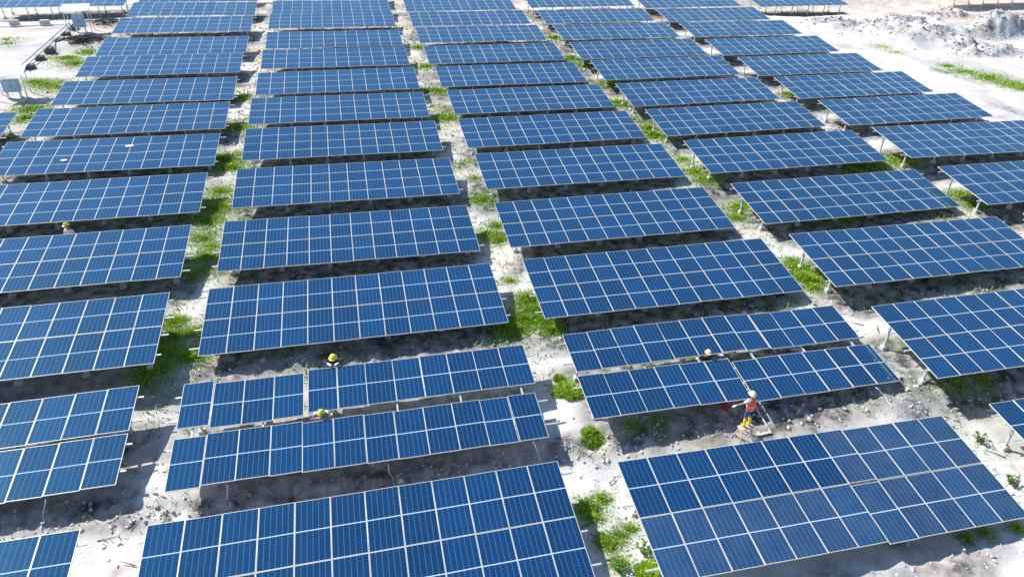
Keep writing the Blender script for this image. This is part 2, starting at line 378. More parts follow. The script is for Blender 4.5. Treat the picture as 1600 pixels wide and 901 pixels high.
dark *= 1-.8*du13
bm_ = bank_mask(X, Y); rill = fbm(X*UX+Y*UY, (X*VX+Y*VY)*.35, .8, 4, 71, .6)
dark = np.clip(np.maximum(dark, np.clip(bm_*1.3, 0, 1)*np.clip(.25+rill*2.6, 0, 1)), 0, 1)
rut = np.clip(fbm((X*UX+Y*UY), (X*VX+Y*VY)*.07, 1.1, 3, 111)*3-.5, 0, 1)*np.clip((X*UX+Y*UY-47)/2, 0, 1)*np.clip((85-Y)/10, 0, 1)
rut = np.maximum(rut, np.clip(fbm((X*UX+Y*UY)*.12, (X*VX+Y*VY), 1.2, 3, 121)*3-.4, 0, 1)*np.clip((-40-X)/3, 0, 1)*(Y > 55))
pits = np.clip((noise(X, Y, .42, 131)-.80)*8, 0, 1)*np.clip(fbm(X, Y, 3.5, 2, 141)*3+.2, 0, 1)
dark = np.clip(dark + .38*rut + .40*pits, 0, 1)
green = np.clip(green_mask(X, Y)*1.1 + under*.45*np.clip(fbm(X, Y, 1.6, 3, 91)*2.5, 0, 1)*(Y > 20), 0, 1)
tanm = np.clip((Y-38)/25, 0, 1)*np.clip(.35+fbm(X, Y, 4, 3, 15)*1.4, 0, 1)*np.clip((36-X)/8, 0, 1)*np.clip((X+36)/6, 0.6, 1)
tanm = np.maximum(tanm, np.exp(-((X-px_at(1508,30)[0])**2+(Y-px_at(1508,30)[1])**2)/6.0))
tanm = np.maximum(tanm, .8*np.clip((Y-99)/3, 0, 1))
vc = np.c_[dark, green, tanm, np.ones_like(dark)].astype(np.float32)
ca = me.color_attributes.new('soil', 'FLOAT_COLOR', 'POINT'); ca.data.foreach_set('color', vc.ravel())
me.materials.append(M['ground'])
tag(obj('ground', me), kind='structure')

# ------------------------------------------------------------------ solar tables
FW_ = .016                                            # width of the frame's face
def panel_meshes(glass, tag_):
    w, l = PW-.010, PL-.010; a, b = w/2, l/2; c, d = a-FW_, b-FW_; H = .035
    def cells(mb, drop): mb.add([(-c,-d,drop),(c,-d,drop),(c,d,drop),(-c,d,drop)], [(0,1,2,3)], 0)
    def ring(mb, mi):
        o = [(-a,-b),(a,-b),(a,b),(-a,b)]; i = [(-c,-d),(c,-d),(c,d),(-c,d)]
        vs = [(*p,0) for p in o]+[(*p,0) for p in i]+[(*p,-H) for p in o]+[(*p,-H) for p in i]
        fs = []
        for k in range(4):
            n = (k+1) % 4
            fs += [(k,n,4+n,4+k), (8+k,8+n,n,k), (4+k,4+n,12+n,12+k), (12+k,12+n,8+n,8+k)]
        mb.add(vs, fs, mi)
    def uvs(me):
        uv = me.uv_layers.new(name='UVMap')
        for p in me.polygons:
            for li in p.loop_indices:
                v = me.vertices[me.loops[li].vertex_index].co
                uv.data[li].uv = ((v.x+c)/(2*c), (v.y+d)/(2*d))
    full = MB(); cells(full, -.004); ring(full, 1)
    full.add([(-c,-d,-.008),(c,-d,-.008),(c,d,-.008),(-c,d,-.008)], [(3,2,1,0)], 2)
    mf = full.mesh('solar_panel'+tag_, [glass, M['frame'], M['back']]); uvs(mf)
    lam = MB(); cells(lam, -.004); lam.add([(-c,-d,-.008),(c,-d,-.008),(c,d,-.008),(-c,d,-.008)], [(3,2,1,0)], 1)
    ml = lam.mesh('solar_laminate'+tag_, [glass, M['back']]); uvs(ml)
    fr = MB(); ring(fr, 0); mr = fr.mesh('panel_frame'+tag_, [M['frame']])
    return mf, ml, mr
PAN = {'glass': panel_meshes(M['glass'], ''), 'dusty': panel_meshes(M['dusty'], '_dusty')}
def bar(d, m, w=None):
    mb = MB(); mb.box((0,0,0), d); me = mb.mesh('bar', [m]); return bevelled(me, w) if w else me
RAIL = bar((12*PW+.62, .05, .06), M['steel']); RAFTER = bar((.06, 3.7, .08), M['steel'])
POST_F = bar((.09, .09, 2.1), M['steel']); POST_N = bar((.09, .09, 1.7), M['steel'])
FOOT = bar((.26, .26, .80), M['concrete'], .02)
CT, ST = math.cos(TAU), math.sin(TAU)
def on_plane(key, px, py):
    """du, dv on the table's own plane of a surveyed module edge."""
    x, y, z, s = TABLES[key]
    u = np.array([UX*math.cos(s), UY*math.cos(s), math.sin(s)]); v = np.array([VX*CT, VY*CT, ST]); n = np.cross(u, v)
    P = np.array([x, y, z-CAM_Z]); d = RT*(px-800) + UP*(450.5-py) + FW*F_PX
    Q = d*(P @ n)/(d @ n) - P
    return float(Q @ u), float(Q @ v)
def strip(key, tops, nears):
    out = []
    for (a, b), (c, d) in zip(tops, nears):
        p, q = on_plane(key, a, b), on_plane(key, c, d)
        out.append(((p[0]+q[0])/2 + PW/2, (p[1]+q[1])/2))
    return out
LAYOUT = {
 'B12': strip('B12', [(287.6,600.6),(335.6,599),(381.6,594.4),(429,587.6),(481.4,577.6),(527.4,572.4),(570,567.7),(613,562.8),(656,557),(697,552.6),(738,548),(777.4,543)],
                     [(274.6,669.6),(327,668),(377.6,661.6),(426,655),(480.6,645),(527.4,637.6),(573.8,631.4),(618.8,625.3),(664,619.5),(708.8,613.4),(751,608),(794,603)])
      + strip('B12', [(269.4,686.4),(324,675.4),(376,669),(426,664),(474,659.4),(522.6,652.4),(569,647.6),(615.4,641.5),(660,635),(704,629),(748,623.5),(791,618)],
                     [(258,769),(312.5,760),(365,751.5),(418,744),(470,738.5),(521,731),(573,724),(623,717.6),(672,710.3),(720,702.6),(766,697.6),(814.5,689)]),
 'C12': strip('C12', [(876,522.5),(914,518),(950,514),(987,509),(1022.5,505),(1058,501),(1094,496),(1129,493),(1166,490),(1200,488),(1234,484),(1267,480)],
                     [(902.5,582),(942.5,576),(980.5,570.5),(1019,565),(1056,560),(1094,554.5),(1131,550),(1169,548),(1207.5,546),(1241,540.5),(1276,536),(1310,531)])
      + strip('C12', [(901,587.5),(941,583),(981,578),(1020,573),(1060,569),(1099,564.5),(1141,564),(1179,559),(1215,554.5),(1251,549.5),(1286,545),(1322,540.5)],
                     [(927.5,655),(970,649),(1012,643),(1054.5,637),(1095,632.5),(1136,627),(1184,627.5),(1221,620.5),(1259,615.5),(1297,610),(1335,604),(1372,599)]),
}
def straight(strip_gap=GAP):
    h = PL/2 + strip_gap/2
    return [(PW*(i-5.5), h) for i in range(12)] + [(PW*(i-5.5), -h) for i in range(12)]
l13 = straight(.13)
LAYOUT['A13'] = [(u, v - .030*(11-(i % 12))) for i, (u, v) in enumerate(l13)]
c13 = straight()
LAYOUT['C13'] = [(u, v - (.085 if i == 19 else .06 if i > 19 else .045 if 7 < i < 12 else 0)) for i, (u, v) in enumerate(c13)]
def table(key, label, group):
    x, y, z, s = TABLES[key]; rise = TALL.get(key, RISE)
    near = y < 52; far = y > 62
    t = thing('solar_table', label, 'solar table', (x, y, z-rise), (0, -s, PSI), group)
    def at(u, v, n=0.): return (u, v*CT - n*ST, rise + v*ST + n*CT)
    lay = LAYOUT.get(key) or straight()
    for i, (u, v) in enumerate(lay):
        mf, ml, mr = PAN['dusty' if key == 'C13' and (i > 11 or i > 6) else 'glass']
        rot = (TAU+random.gauss(0, .006), random.gauss(0, .006), random.gauss(0, .0012))
        if near:
            p = obj('solar_panel', ml, t, at(u, v), rot); obj('frame', mr, p)
        else: obj('solar_panel', mf, t, at(u, v), rot)
    off = .13 if key in ('B12', 'C12') else 0
    for v in (-1.75, -.55, .55, 1.75):
        obj('rail', RAIL, t, at(random.uniform(-.12, .12), v + (off if v > 0 else -off), -.036-.031), (TAU, 0, 0))
    us = [-6.35+2.54*i for i in range(6)]
    for u in us:
        if not far: obj('rafter', RAFTER, t, at(u, 0, -.036-.062-.041), (TAU, 0, 0))
        for v, pm, L in ((1.3, POST_F, 2.1), (-1.25, POST_N, 1.7)):
            top = at(u, v, -.18)
            p = obj('post', pm, t, (u, top[1], top[2]-L/2))
            wx = x + u*UX + top[1]*VX; wy = y + u*UY + top[1]*VY
            if not far or key in TALL or v < 0:
                fz = gz(wx, wy) - (z-rise) - u*s + random.uniform(-.05, .04)
                obj('footing', FOOT, p, (0, 0, fz - (top[2]-L/2) - .20), (0, 0, random.gauss(0, .06)))
    return t
ORD = ['first','second','third','fourth','fifth','sixth','seventh','eighth','ninth','tenth','eleventh','twelfth','thirteenth']
COLS = {'A': ('column ending at the cabinets and cable tray', 14), 'B': ('column with two helmeted workers at its unfinished table', 13),
        'C': ('column where the worker in orange vest stands', 13), 'D': ('column just inside the one edging the white track', 13), 'E': ('outer column edging the white sandy track', 11)}
SPECIAL = {
 'A13': 'blue solar table with stepped panels, second from the front in the cabinet side column',
 'B12': 'unfinished solar table with staggered panels and an open gap, two yellow helmets at it',
 'C12': 'unfinished solar table split into two strips, worker in orange vest at its edge',
 'C13': 'dusty grey-blue solar table in front of the worker on the trestle stool',
 'B13': 'large clean blue solar table cut by the bottom frame edge, before the unfinished staggered one',
 'A14': 'front solar table of the cabinet side column, only its corner panels in view',
 'A11': 'blue solar table with a white-shirted worker standing behind its upper edge',
 'A01': 'pale solar table on tall legs across the dirt road behind the roofed cabinet',
 'F01': 'pale solar table on tall concrete legs beside the grey spoil heaps',
 'Z08': 'small corner of a solar table beyond the grass below the lower roofed cabinet',
 'A09': 'blue solar table with white scraps lying on its panels, cabinet side column',
 'D13': 'front solar table of the column inside the outer one, only a corner in view',
 'E11': 'front solar table of the outer column, only its tip in view',
}
GROUP = 'solar tables standing in rows on the terraced site'
for k in TABLES:
    c, i = k[0], int(k[1:])
    lab = SPECIAL.get(k)
    if not lab:
        ph, n = COLS[c]; lab = f'{ORD[n-i]} blue solar table from the front, {ph}'
    table(k, lab, GROUP)
# the next block on tall posts, its edge just above the view
g0 = px_at(1487, 14)
gcx, gcy = g0[0] + 6.35*UX + 1.25*VX, g0[1] + 6.35*UY + 1.25*VY
TABLES['G01'] = (gcx, gcy, g0[2]+2.05, .004); TALL['G01'] = 2.05
table('G01', 'solar table on tall pale posts behind the spoil heaps, only its legs in view', GROUP)

# ------------------------------------------------------------------ loose mounting rail, boards, wires
def seg(name, label, cat, a, b, w, h, m):
    a, b = Vector(a), Vector(b); d = b-a; L = d.length
    mb = MB(); mb.box((0,0,0), (L, w, h)); me = bevelled(mb.mesh(name, [m]), min(w, h)*.15)
    o = bpy.data.objects.new(name, me); o.matrix_world = Matrix.Translation((a+b)/2) @ d.to_track_quat('X', 'Z').to_matrix().to_4x4()
    COL.objects.link(o); return tag(o, label, cat)
def plane_pt(key, px, py, n=0.):
    u, v = on_plane(key, px, py); x, y, z, s = TABLES[key]
    return (x + u*UX + (v*CT - n*ST)*VX, y + u*UY + (v*CT - n*ST)*VY, z + v*ST + n*CT + u*s)
e = px_at(1205, 678); e = (e[0], e[1], gz(e[0], e[1])+.05)
seg('mounting_rail', 'long pale mounting rail propped from the panel gap down to the sand', 'rail', plane_pt('C12', 1136, 556, -.13), e, .06, .05, M['frame'])
b0 = px_at(1180, 681); b1 = px_at(1202, 676)
seg('board', 'short white board lying on the sand at the foot of the propped rail', 'board', (b0[0], b0[1], gz(b0[0], b0[1])+.06), (b1[0], b1[1], gz(b1[0], b1[1])+.06), .12, .03, M['concrete'])
def wire(label, pts, r=.017):
    w = []
    for i in range(len(pts)-1):
        a, b = Vector(pts[i]), Vector(pts[i+1])
        for k in range(4): w.append(a.lerp(b, k/4) + Vector((random.gauss(0,.02), random.gauss(0,.02), 0)))
    w.append(Vector(pts[-1])); mb = MB(); mb.tube(w, r, 6)
    return tag(mb.build('conduit', M['cable']), label, 'conduit')
def gp(px, py, dz=.03): p = px_at(px, py); return (p[0], p[1], gz(p[0], p[1])+dz)
for lab, key, top, mid_, end in (
  ('white conduit hanging from the stepped table to the sand', 'A13', (69,778), (69,805), (64,830)),
  ('white conduit hanging below the single end panels of the staggered table', 'B12', (353,753), (356,778), (361,793)),
  ('white conduit dropping to the sand below the middle of the staggered table', 'B12', (604,722), (610,740), (617,757)),
  ('white conduit running down the bank near the end of the staggered table', 'B12', (834,688), (840,705), (843,718)),
  ('white conduit under the outer end of the split table', 'C12', (1370,602), (1380,621), (1393,640))):
    wire(lab, [plane_pt(key, top[0], top[1], -.10), gp(*mid_, .10), gp(*end)])

# ------------------------------------------------------------------ roofed cabinets, cable tray, blocks, brushwood
def cabinet(label, px, py, bw, bh, rw, rd, rh, yaw):
    p = px_at(px, py); z = gz(p[0], p[1])
    t = thing('inverter_cabinet', label, 'cabinet', (p[0], p[1], z), (0, 0, yaw), 'roofed inverter cabinets')
    mb = MB(); mb.box((0,0,0), (bw, .55, bh)); o = obj('cabinet_body', bevelled(mb.mesh('cabinet_body', [M['cabinet']]), .02), t, (0, 0, .55+bh/2))
    d = MB(); d.box((0,0,0), (bw*.44, .02, bh*.86)); dm = d.mesh('door', [M['cabinet']])
    v = MB()
    for k in range(5): v.box((0, 0, -.06+.03*k), (bw*.22, .012, .012))
    vm = v.mesh('vent', [M['steel']]); hm_ = MB(); hm_.box((0,0,0), (.03,.03,.14)); hm_ = hm_.mesh('handle', [M['darkblock']])
    for sx in (-1, 1):
        dr = obj('door', dm, o, (sx*bw*.235, -.287, 0)); obj('vent', vm, dr, (0, -.014, bh*.28)); obj('handle', hm_, dr, (-sx*bw*.17, -.02, 0))
    r = MB(); r.box((0,0,0), (rw, rd, .05)); obj('roof', r.mesh('roof', [M['roofsheet']]), t, (0, .1, rh+.05), (.20, 0, 0))
    for sx in (-1, 1):
        for sy in (-1, 1):
            h = rh + sy*.2*rd*.36
            q = MB(); q.box((0,0,h/2-.25), (.07, .07, h+.5)); q.build('post', M['steel'], t, (sx*rw*.42, .1+sy*rd*.36, 0))
        q = MB(); q.box((0,0,.1), (.09, .4, .9)); q.build('leg', M['steel'], t, (sx*bw*.38, 0, 0))
    return t
cabinet('blue-grey cabinet under a white sheet roof at the upper end of the cable tray', 128, 51, 1.15, 1.3, 2.7, 2.0, 2.5, PSI+.1)
cabinet('blue-grey cabinet under a white sheet roof at the lower end of the cable tray', 24, 153, 1.25, 1.0, 2.6, 1.9, 2.2, PSI+.1)
ta, tb = Vector(gp(37, 112, 0)), Vector(gp(113, 42, 0))
d = (tb-ta); L = d.length; ang = math.atan2(d.y, d.x)
t = thing('cable_tray', 'grey cable tray on dark footings crossing the bare sand between the cabinets', 'cable tray', ta, (0, -math.asin(d.z/L), ang))
for sy in (-1, 1):
    q = MB(); q.box((L/2, sy*.26, .45), (L, .05, .12)); q.build('rail', M['steel'], t)
q = MB()
for k in range(int(L/.6)): q.box((.3+.6*k, 0, .42), (.06, .47, .03))
q.build('rungs', M['steel'], t)
for k in range(6):
    q = MB(); q.box((0, 0, 0), (.75, .8, .8)); o = obj('footing', bevelled(q.mesh('footing', [M['darkblock']]), .05), t, (.8+(L-1.6)*k/5, -.35, 0), (0, 0, random.gauss(0, .2)))
for px, py, lab in ((24, 41, 'concrete block on the road edge farther from the upper roofed cabinet'), (71, 39, 'concrete block on the road edge between the other block and the cabinet')):
    p = gp(px, py, .1); q = MB(); q.box((0,0,.1), (.95, .6, .8)); me = bevelled(q.mesh('concrete_block', [M['concrete']]), .03)
    tag(obj('concrete_block', me, None, p, (0, 0, PSI+.1)), lab, 'concrete block', 'concrete blocks along the dirt road')
wire('long pale pipe lying along the dirt road edge past the blocks', [gp(-15, 44, .12), gp(30, 42.5, .12), gp(75, 40, .12), gp(112, 39, .12)], .07)
def brush(label, px, py, rx, ry, n):
    p = px_at(px, py); mb = MB()
    for _ in range(n):
        a = random.gauss(0, rx*.45), random.gauss(0, ry*.45); th = random.uniform(0, math.pi); ln = random.uniform(.25, .8)
        h = .02 + random.random()*.35*math.exp(-(a[0]/rx)**2-(a[1]/ry)**2)
        x, y = p[0]+a[0], p[1]+a[1]; zz = gz(x, y)
        dx, dy, dz = ln*math.cos(th), ln*math.sin(th), random.uniform(-.15, .2)
        mb.tube([(x-dx, y-dy, zz+h), (x, y, zz+h+.06), (x+dx, y+dy, zz+h+dz)], [.02, .035, .012], 4)
    tag(mb.build('brush_pile', M['brush']), label, 'brush pile', 'heaps of dry brushwood')
brush('dark brushwood heap on the sand below the upper roofed cabinet', 140, 63, 2.6, 1.6, 170)
brush('thin brushwood heap between the upper cabinet and the solar tables', 165, 36, 2.4, 1.6, 110)
brush('small brushwood heap beside the dark end of the grassy patch', 122, 66, 1.2, .8, 40)

# ------------------------------------------------------------------ rubble, grass, weeds
def rocks():
    mb = MB(); base = bmesh.new(); bmesh.ops.create_icosphere(base, subdivisions=1, radius=1); bv = [v.co.copy() for v in base.verts]; bf = [[v.index for v in f.verts] for f in base.faces]; base.free()
    pts = []
    for k, a in BANKS:                                 # clods along the banks
        x, y, z, s = TABLES[k]
        for _ in range(int(420*a)):
            u, v = random.uniform(-8.5, 8.5), random.gauss(-2.7, .45)
            pts.append((x+u*UX+v*VX, y+u*UY+v*VY, abs(random.gauss(0, .035))+.015))
    for k in TABLES:                                   # and along the aisles
        x, y, z, s = TABLES[k]
        for _ in range(50 if y < 70 else 28):
            u, v = random.uniform(7.0, 9.2)*random.choice((-1, 1)), random.uniform(-3.5, 3.5)
            pts.append((x+u*UX+v*VX, y+u*UY+v*VY, abs(random.gauss(0, .03 if y < 50 else .06))+.015))
    for hx, hy, a, b, h in HEAPS:
        for _ in range(150):
            u, v = random.gauss(0, a*.6), random.gauss(0, b*.7)
            pts.append((hx+u*UX+v*VX, hy+u*UY+v*VY, abs(random.gauss(0, .09))+.03))
    P = np.array(pts); Z = full_z(P[:,0], P[:,1])
    for (x, y, r), z in zip(pts, Z):
        m = Matrix.Rotation(random.uniform(0, 6.3), 3, 'Z') @ Matrix.Diagonal((random.uniform(.7, 1.5), random.uniform(.6, 1.1), random.uniform(.5, .9)))
        mb.add([Vector((x, y, z+r*.2)) + r*(m @ (v*random.uniform(.6, 1.35))) for v in bv], bf, 0, False)
    for _ in range(420):                               # twigs
        k = random.choice(list(TABLES)); x, y, zz, s = TABLES[k]
        if y > 75: continue
        u, v = random.uniform(7.0, 9.3)*random.choice((-1, 1)), random.uniform(-3.6, 3.6)
        cx, cy = x+u*UX+v*VX, y+u*UY+v*VY; z = gz(cx, cy); th = random.uniform(0, 3.14); l = random.uniform(.12, .45)
        mb.tube([(cx-l*math.cos(th), cy-l*math.sin(th), z+.03), (cx+l*math.cos(th), cy+l*math.sin(th), z+random.uniform(.02, .12))], [.02, .008], 4, 1)
    return mb
tag(rocks().build('rubble', [mat('sandy_clods', (.50,.47,.45), .95, 0, 1.2, .4), M['brush']]), kind='stuff')

def blades(spots, name, matl, width=.016):
    """spots: arrays x, y, height -> one mesh of bent blades."""
    P = np.array(spots); n = len(P)
    x, y, h = P[:,0], P[:,1], P[:,2]; z = full_z(x, y) - .02
    th = RNG.uniform(0, 2*np.pi, n); lean = RNG.uniform(.1, .8, n)*h; w = width*(.7+RNG.random(n)*.8)*np.maximum(1, h/.3)*P[:,3]
    dx, dy = np.cos(th), np.sin(th); px_, py_ = -dy*w, dx*w
    v = np.stack([np.c_[x-px_, y-py_, z], np.c_[x+px_, y+py_, z],
                  np.c_[x+dx*lean*.35+px_*.8, y+dy*lean*.35+py_*.8, z+h*.6], np.c_[x+dx*lean*.35-px_*.8, y+dy*lean*.35-py_*.8, z+h*.6],
                  np.c_[x+dx*lean, y+dy*lean, z+h*(1-.3*lean/np.maximum(h, .01))]], 1).reshape(-1, 3)
    b = np.arange(n)*5
    f4 = np.stack([b, b+1, b+2, b+3], 1); f3 = np.stack([b+3, b+2, b+4], 1)
    me = bpy.data.meshes.new(name); me.vertices.add(len(v)); me.vertices.foreach_set('co', v.astype(np.float32).ravel())
    me.loops.add(7*n); me.loops.foreach_set('vertex_index', np.concatenate([f4.ravel(), f3.ravel()]).astype(np.int32))
    me.polygons.add(2*n); me.polygons.foreach_set('loop_start', np.concatenate([np.arange(n)*4, 4*n+np.arange(n)*3]).astype(np.int32))
    me.polygons.foreach_set('loop_total', np.concatenate([np.full(n, 4), np.full(n, 3)]).astype(np.int32)); me.update(); me.validate()
    a = me.attributes.new('tone', 'FLOAT', 'POINT'); a.data.foreach_set('value', np.repeat(np.clip(P[:,4]+RNG.normal(0, .22, n), 0, 1), 5).astype(np.float32))
    me.materials.append(matl); return me
CLUMPS = [(887,612,.62,2600,.42,.75,'bright green round grass clump at the low end of the split table'),
          (925,681,.45,1300,.28,.6,'low green grass clump below the corner of the split table'),
          (296,556,.45,1200,.36,.7,'bright grass clump on white sand above the end of the staggered table'),
          (1012,893,.4,1500,.35,.8,'bright grass clump under the edge of the dusty table'),
          (1262,436,.5,1400,.42,.7,'grass clump beneath the high post of the table next to the unfinished pair'),
          (873,592,.28,500,.3,.45,'small dark weed clump by the thin post of the split table')]
spots = []
for gx_, gy_, r, n, h in GRASS:
    big = max(1, gy_/32)
    for _ in range(int(n*(1.25 if gy_ < 45 else 1.0))):
        a, q = random.uniform(0, 6.283), abs(random.gauss(0, .75))*r
        q *= .7+.6*noise(np.array([gx_+2*math.cos(a)]), np.array([gy_+2*math.sin(a)]), .9, 6)[0]
        x, y = gx_+q*math.cos(a)*1.25, gy_+q*math.sin(a)
        spots.append((x, y, h*.8*random.uniform(.35, 1)*(1-.4*min(1, q/r)), big, .62+.3*(noise(np.array([x]), np.array([y]), .8, 3)[0]-.5)))
for k, n in STRIP:
    x0, y0, z0, s0 = TABLES[k]
    for _ in range(n*2):
        u, v = random.uniform(-7.2, 7.2), random.gauss(-2.6, .75)
        x, y = x0+u*UX+v*VX, y0+u*UY+v*VY
        if noise(np.array([x]), np.array([y]), 1.8, 8)[0] < .5: continue
        spots.append((x, y, random.uniform(.1, .38), max(1, y/32), .35))
for k in TABLES:                                       # thin scatter along every aisle
    x0, y0, z0, s0 = TABLES[k]
    if y0 < 16 or k in ('A01', 'F01', 'G01'): continue
    for _ in range(300 if y0 < 60 else 170):
        u, v = random.uniform(6.9, 9.3)*random.choice((-1, 1)), random.uniform(-3.4, 3.4)
        x, y = x0+u*UX+v*VX, y0+u*UY+v*VY
        if k[0] == 'E' and u > 0: continue
        if noise(np.array([x]), np.array([y]), 1.3, 18)[0] < .5: continue
        spots.append((x, y, random.uniform(.08, .3), max(1, y/32), .5))
tag(obj('grass', blades(spots, 'grass', M['grass'])), kind='stuff')
for px, py, r, n, h, tone, lab in CLUMPS:
    c = px_at(px, py); sp_ = []
    for _ in range(n):
        a, q = random.uniform(0, 6.283), r*math.sqrt(random.random())*(.75+.35*random.random()); q *= .62+.85*float(noise(np.array([c[0]*7+1.6*math.cos(a)]), np.array([1.6*math.sin(a)]), .8, 2)[0])
        x, y = c[0]+q*math.cos(a), c[1]+q*math.sin(a)
        sp_.append((x, y, h*random.uniform(.3, 1.1)*(1-.5*(q/r)**2), 1, tone))
    tag(obj('grass_clump', blades(sp_, 'grass_clump', M['grass'])), lab, 'grass clump', 'grass clumps in the aisles')
def weed(px, py, h, n, lab):
    c = px_at(px, py); z0 = gz(c[0], c[1]); st = MB(); lv = MB()
    for k in range(n):
        a = 2*math.pi*k/n + random.uniform(-.3, .3); tip = Vector((math.cos(a)*h*random.uniform(.3, .7), math.sin(a)*h*random.uniform(.3, .7), h*random.uniform(.6, 1)))
        st.tube([(0,0,-.05), tuple(tip*.5+Vector((0,0,.05))), tuple(tip)], [.012, .008, .004], 4)
        for j in range(7):
            p = tip*(.3+.1*j) + Vector((0,0,.04)); b = random.uniform(0, 6.283); l = random.uniform(.08, .17)
            d = Vector((math.cos(b), math.sin(b), random.uniform(-.1, .5)))*l; w = Vector((-math.sin(b), math.cos(b), 0))*l*.28
            lv.add([p, p+d*.5+w, p+d, p+d*.5-w], [(0,1,2,3)])
    t = thing('weed', lab, 'weed', (c[0], c[1], z0), group='leafy weeds on the white sand')
    st.build('stems', M['leaf'], t)
    lm = lv.mesh('leaves', [M['leaf']]); a_ = lm.attributes.new('tone', 'FLOAT', 'POINT'); a_.data.foreach_set('value', RNG.uniform(.2, .9, len(lm.vertices)).astype(np.float32)); obj('leaves', lm, t)
weed(1006, 864, .45, 9, 'leafy dark weed on white sand against the edge of the dusty table')
weed(968, 893, .5, 11, 'leafy weed among grass in the bottom aisle, nearest the clean blue table')
weed(1528, 690, .45, 9, 'leafy weed on white sand near the cut corner table and its footing')
weed(1578, 755, .4, 8, 'small weed against the far side of the dusty table corner')
weed(38, 168, .9, 12, 'tall pale weed beside the grass below the lower cabinet')

# ------------------------------------------------------------------ scraps on a table, red bag
def scrap(key, px, py, sz, lab):
    p = plane_pt(key, px, py, .012); n = 7; mb = MB(); vs = []; fs = []
    for k in range(n):
        a = 2*math.pi*k/n; r = sz*random.uniform(.6, 1); vs.append((r*math.cos(a), r*.6*math.sin(a), random.uniform(0, .05)))
    vs.append((0, 0, .06)); fs = [(k, (k+1) % n, n) for k in range(n)]
    mb.add(vs, fs); tag(mb.build('paper_scrap', M['paper'], None, p, (TAU, 0, PSI)), lab, 'paper scrap')
scrap('A09', 100, 251, .26, 'white scrap on the lower strip of a solar table')
scrap('A09', 202, 229, .34, 'white scrap on the upper strip of a solar table')
def red_bag():
    p = px_at(1132, 640); z = gz(p[0], p[1]); bm = bmesh.new(); bmesh.ops.create_icosphere(bm, subdivisions=3, radius=1)
    for v in bm.verts:
        n = v.co.copy(); k = 1 + .22*fbm(np.array([n.x*2+n.z*3]), np.array([n.y*2-n.z]), 1.0, 3, 4)[0]
        if n.z > .55: k *= 1-.75*(n.z-.55); 
        v.co = Vector((n.x*.15*k, n.y*.14*k, n.z*.17*k + (.07 if n.z > .8 else 0)))
    me = bpy.data.meshes.new('red_bag'); bm.to_mesh(me); bm.free()
    for q in me.polygons: q.use_smooth = True
    me.materials.append(M['red']); o = tag(obj('red_bag', me, None, (p[0], p[1], z+.14)), 'crumpled red bag on the shaded bank below the split table', 'bag')
    mb = MB(); mb.tube([(0,0,.2), (.06,-.02,.3), (.16,-.03,.32)], [.03, .05, .02], 6); mb.build('neck', M['red'], o)
red_bag()

# ------------------------------------------------------------------ people
def skin(name, nodes, edges, material, parent, lvl=2, root=None):
    """Grow one continuous surface round a skeleton: nodes = {name: (co, radius)}."""
    ks = list(nodes); me = bpy.data.meshes.new(name); me.from_pydata([nodes[k][0] for k in ks], [(ks.index(a), ks.index(b)) for a, b in edges], [])
    o = bpy.data.objects.new(name, me); COL.objects.link(o)
    o.modifiers.new('s', 'SKIN')
    for i, k in enumerate(ks):
        r = nodes[k][1]; r = r if isinstance(r, tuple) else (r, r)
        me.skin_vertices[0].data[i].radius = r; me.skin_vertices[0].data[i].use_root = (k == (root or ks[0]))
    sd = o.modifiers.new('d', 'SUBSURF'); sd.levels = lvl; sd.render_levels = lvl
    dg = bpy.context.evaluated_depsgraph_get(); nm = bpy.data.meshes.new_from_object(o.evaluated_get(dg))
    bpy.data.objects.remove(o); nm.name = name
    nm.materials.clear(); nm.materials.append(material)
    for p in nm.polygons: p.use_smooth = True
    return obj(name, nm, parent)
def ball(name, c, r, sc, material, parent, half=False):
    bm = bmesh.new(); bmesh.ops.create_uvsphere(bm, u_segments=20, v_segments=14, radius=1)
    if half: bmesh.ops.delete(bm, geom=[v for v in bm.verts if v.co.z < -.12], context='VERTS')
    for v in bm.verts: v.co = Vector((v.co.x*sc[0]*r, v.co.y*sc[1]*r, v.co.z*sc[2]*r))
    me = bpy.data.meshes.new(name); bm.to_mesh(me); bm.free(); me.materials.append(material)
    for p in me.polygons: p.use_smooth = True
    return obj(name, me, parent, c)
def lerp(a, b, t): return tuple(a[i]+(b[i]-a[i])*t for i in range(3))
